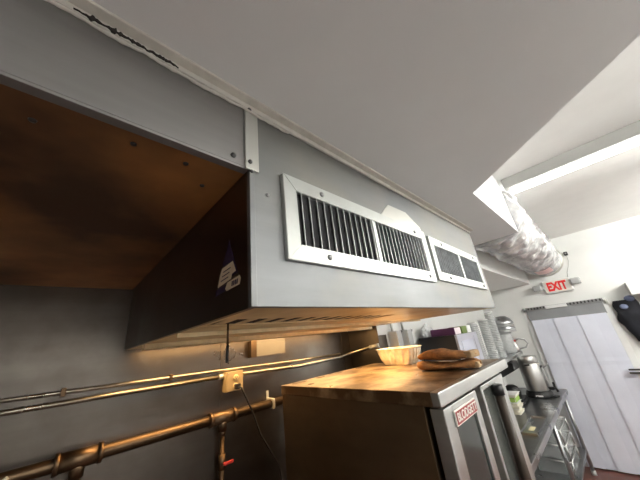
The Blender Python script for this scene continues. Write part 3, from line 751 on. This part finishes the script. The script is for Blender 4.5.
# ================================================================ EXIT SIGN, SENSOR, CABINET, COATS
es = thing('exit_sign', (XE, .37, .29), 'white exit sign with red EXIT letters and two emergency lamps above the doorway', 'sign')
MB().box(XE - .055, XE, .205, .535, .305, .50, .008).build('housing', 'white', es)
MB().box(XE - .060, XE - .055, .215, .525, .315, .49, .003).build('face_plate', 'cream', es)
tx = text_mesh('EXIT', .2, .010)
xs_ = [v.co.x for v in tx.verts]; zs_ = [v.co.y for v in tx.verts]
kx, kz = .235 / (max(xs_) - min(xs_)), .135 / (max(zs_) - min(zs_)); cx_, cz_ = (max(xs_) + min(xs_)) / 2, (max(zs_) + min(zs_)) / 2
# rows: text x -> -Y (reads left to right from the room), text y -> Z, text z -> -X
RT = Matrix(((0, 0, -1, XE - .0612), (-kx, 0, 0, .375 + kx * cx_), (0, kz, 0, .402 - kz * cz_), (0, 0, 0, 1)))
tag(MB().add(tx, RT).build('letters', 'exitred', es), 'red EXIT letters')
for y, z in ((.615, .405), (.15, .425)):
    hd_ = MB().box(XE - .13, XE - .05, y - .055, y + .055, z - .045, z + .045, .012).build('lamp_head', 'lens', es)
    MB().box(XE - .134, XE - .130, y - .042, y + .042, z - .034, z + .034, .003).build('lamp_lens', 'greyplastic', hd_)
    MB().box(XE - .055, XE, y - .02 if y < .3 else y - .085, y + .06 if y < .3 else y + .02, z - .02, z + .02, .004).build('lamp_arm', 'white', es)
sn = thing('motion_sensor', (XE, .115, .82), 'small black sensor on the end wall above the exit sign', 'sensor')
MB().box(XE - .05, XE, .095, .14, .82, .875, .006).build('body', 'black', sn)
MB().lathe([(.0001, 0), (.012, 0), (.010, -.006), (.0001, -.008)], (XE - .05, .117, .85), 14, 'x').build('lens', 'greyplastic', sn)
MB().box(XE - .02, XE, .138, .155, .83, .87, .003).build('mount', 'white', sn)
wr = thing('sensor_wire', (XE, .2, .5), 'thin white wire running down the wall from the black sensor to the exit sign', 'wire')
MB().tube([(XE - .004, .12, .82), (XE - .004, .125, .74), (XE - .004, .155, .66), (XE - .004, .20, .57), (XE - .004, .215, .505)], .0035, 6).build('lead', 'fixture', wr)

wc = thing('wall_cabinet', (XE - .15, -.7, .12), 'white wall cabinet on the end wall right of the doorway, above the coats', 'cabinet')
MB().box(XE - .26, XE, -1.3, -.30, .125, .285, .004).build('body', 'fixture', wc)
MB().box(XE - .275, XE - .26, -1.3, -.30, .12, .292, .003).build('front', 'white', wc)
ct = thing('hanging_coat', (XE - .08, -.25, -.4), 'black coat with painted blue highlights hanging on the end wall right of the doorway', 'coat')
t = bmesh.new(); n, mm = 24, 22; g = []
for a in range(n + 1):
    f = a / n; z = .075 - f * .52; row = []
    cy = -.215 - .03 * f + .01 * math.sin(f * 6); hw = .105 + .03 * math.sin(f * 3.0) - .06 * max(0, f - .7)
    for b in range(mm):
        an = 2 * PI * b / mm; q = 1 + .22 * noise.noise(Vector((math.cos(an) * 2, math.sin(an) * 2, f * 5)))
        row.append(t.verts.new((XE - .065 + math.sin(an) * .052 * q, cy + math.cos(an) * hw * q, z)))
    g.append(row)
for a in range(n):
    for b in range(mm):
        f = t.faces.new((g[a][b], g[a][(b + 1) % mm], g[a + 1][(b + 1) % mm], g[a + 1][b])); f.smooth = True
t.faces.new(g[0][::-1]); t.faces.new(g[-1]); bmesh.ops.recalc_face_normals(t, faces=t.faces)
for v in t.verts: v.co.x = min(v.co.x, XE - .004)
MB().add(t).build('body', 'coat', ct)
t = bmesh.new(); bmesh.ops.create_icosphere(t, subdivisions=3, radius=1)
for v in t.verts: v.co = Vector((XE - .12 + v.co.x * .03, -.185 + v.co.y * .04, -.01 + v.co.z * .035))
MB().add(t).build('blue_highlight', 'navy', ct, True)  # blue-grey lump painting a highlight on the black cloth
t = bmesh.new(); bmesh.ops.create_icosphere(t, subdivisions=3, radius=1)
for v in t.verts: v.co = Vector((XE - .10 + v.co.x * .04, -.27 + v.co.y * .05, .085 + v.co.z * .04))
MB().add(t).build('collar', 'navy', ct, True)  # collar in the same painted highlight colour
hkr = thing('coat_hook', (XE - .03, -.044, .06), 'shiny metal coat hook on the white door frame, beside the black coat', 'hook')
MB().box(XE - .030, XE - .0205, -.066, -.022, .060, .115, .004).build('plate', 'plate', hkr)
MB().tube([(XE - .025, -.044, .08), (XE - .075, -.044, .082), (XE - .085, -.044, .115)], .010, 10).build('peg', 'plate', hkr)
cb = thing('cardboard_box', (XE - .1, -.42, -.1), 'brown cardboard carton on the wall under the white cabinet', 'box')
MB().box(XE - .16, XE - .001, -.66, -.46, -.12, .115, .003).build('body', 'cardboard', cb)
MB().box(XE - .162, XE - .160, -.58, -.54, -.12, .115).build('tape', 'tub', cb)

# ================================================================ FLEX DUCT AND CEILING LIGHT
fd = thing('flexible_duct', (4.0, .42, .6), 'silver foil flexible duct running from the hood to the end wall', 'duct')
t = bmesh.new(); n, mm = 190, 56; rings = []
for i in range(n + 1):
    f = i / n; x = 2.452 + (XE - 2.452 - .01) * f; ring = []
    cy = .425 + .012 * math.sin(f * 9); czz = .815 + .012 * math.sin(f * 7 + 1)
    base = .222 + .012 * (1 - f)
    for k in range(mm):
        an = 2 * PI * k / mm
        ridge = .016 * math.sin(x * 2 * PI / .16 + an) + .006 * math.sin(x * 2 * PI / .055 + an)
        p = Vector((x * 8, math.cos(an) * 2.4, math.sin(an) * 2.4))
        r = base + ridge + .028 * noise.noise(p) + .018 * noise.noise(p * 2.6) + .008 * abs(noise.noise(p * 6))
        yy = min(cy + r * math.cos(an), .6925)
        ring.append(t.verts.new((x, yy, min(czz + r * math.sin(an), ZC - .005))))
    rings.append(ring)
for a, b in zip(rings, rings[1:]):
    for k in range(mm):
        fc = t.faces.new((a[k], a[(k + 1) % mm], b[(k + 1) % mm], b[k])); fc.smooth = True
t.faces.new(rings[0][::-1]); t.faces.new(rings[-1]); bmesh.ops.recalc_face_normals(t, faces=t.faces)
MB().add(t).build('foil_hose', 'foilduct', fd)
MB().lathe([(.225, -.05), (.252, -.05), (.256, -.01), (.26, 0), (.225, 0)], (XE - .001, .425, .83), 48, 'x').build('wall_collar', 'plate', fd)
t = bmesh.new(); g = []
for a in range(9):
    an = math.radians(-118 + a * 5); g.append([t.verts.new((x, .425 + .262 * math.cos(an), .815 + .262 * math.sin(an))) for x in (4.55, 4.75, 4.95)])
for a in range(8):
    for b in range(2): t.faces.new((g[a][b], g[a][b + 1], g[a + 1][b + 1], g[a + 1][b]))
tag(thicken(MB().add(t).build('label', 'pinklabel', fd), .002), 'pink printed label')

fx = thing('fluorescent_light', (2.6, -.9, .96), 'long lit fluorescent strip light on the high white ceiling', 'light')
MB().prism([(2.50, -2.05, ZC - .001), (2.60, -2.05, ZC - .001), (2.60, -2.05, 1.03), (2.53, -2.05, 1.03)], (0, 2.28, 0), .004).build('housing', 'fixture', fx)
MB().tube([(2.625, -2.02, 1.020), (2.625, .20, 1.020)], .022, 16).build('tube', 'oldtube', fx)
for y in (-2.045, .205): MB().box(2.60, 2.65, y, y + .022, .992, 1.05, .004).build('end_socket', 'white', fx)
def added_strip_light(x0, x1, y, label):  # fill light added out of view, running along X
    f = thing('fluorescent_light', ((x0 + x1) / 2, y, .99), label, 'light')
    MB().prism([(x0, y - .04, .97), (x0, y + .04, .97), (x0, y + .06, .925), (x0, y - .06, .925)], (x1 - x0, 0, 0), .004).build('housing', 'fixture', f)
    MB().tube([(x0 + .03, y, .88), (x1 - .03, y, .88)], .030, 16).build('tube', 'tube', f)
    for x in (x0 + .005, x1 - .027): MB().box(x, x + .022, y - .04, y + .04, .845, .93, .004).build('end_socket', 'white', f)
    for x in (x0 + .3, x1 - .3): MB().tube([(x, y, .965), (x, y, ZC + (.018 if x > 4.08 else 0))], .006, 8).build('hanger_rod', 'screw', f)
def added_hung_light(x, y0, y1, label):  # fill light added out of view, running along Y
    f = thing('fluorescent_light', (x, (y0 + y1) / 2, .9), label, 'light')
    MB().prism([(x - .04, y0, .97), (x + .04, y0, .97), (x + .06, y0, .925), (x - .06, y0, .925)], (0, y1 - y0, 0), .004).build('housing', 'fixture', f)
    MB().tube([(x, y0 + .03, .88), (x, y1 - .03, .88)], .030, 16).build('tube', 'tube', f)
    for y in (y0 + .005, y1 - .027): MB().box(x - .04, x + .04, y, y + .022, .845, .93, .004).build('end_socket', 'white', f)
    for y in (y0 + .3, y1 - .3): MB().tube([(x, y, .965), (x, y, ZC + (.018 if x > 4.08 else 0))], .006, 8).build('hanger_rod', 'screw', f)
added_hung_light(3.5, -3.0, -1.0, 'unseen fluorescent fill light added beside the white bounce table')
added_hung_light(4.3, -3.1, -1.3, 'unseen fluorescent fill light added nearest to the end wall')
added_strip_light(-.6, 1.7, -2.6, 'unseen fluorescent fill light added behind the camera')
# unseen white table added opposite the hood to bounce light upward
wt = thing('bounce_table', (.9, -1.6, ZF), 'unseen white table added behind the camera to bounce light', 'table')
MB().box(-1.4, 3.3, -2.3, -.85, -1.08, -1.03, .006).build('bounce_top', 'board', wt)
for x in (-1.3, .9, 3.2):
    for y in (-2.2, -.95): MB().tube([(x, y, ZF), (x, y, -1.08)], .022, 12).build('leg', 'greymetal', wt)
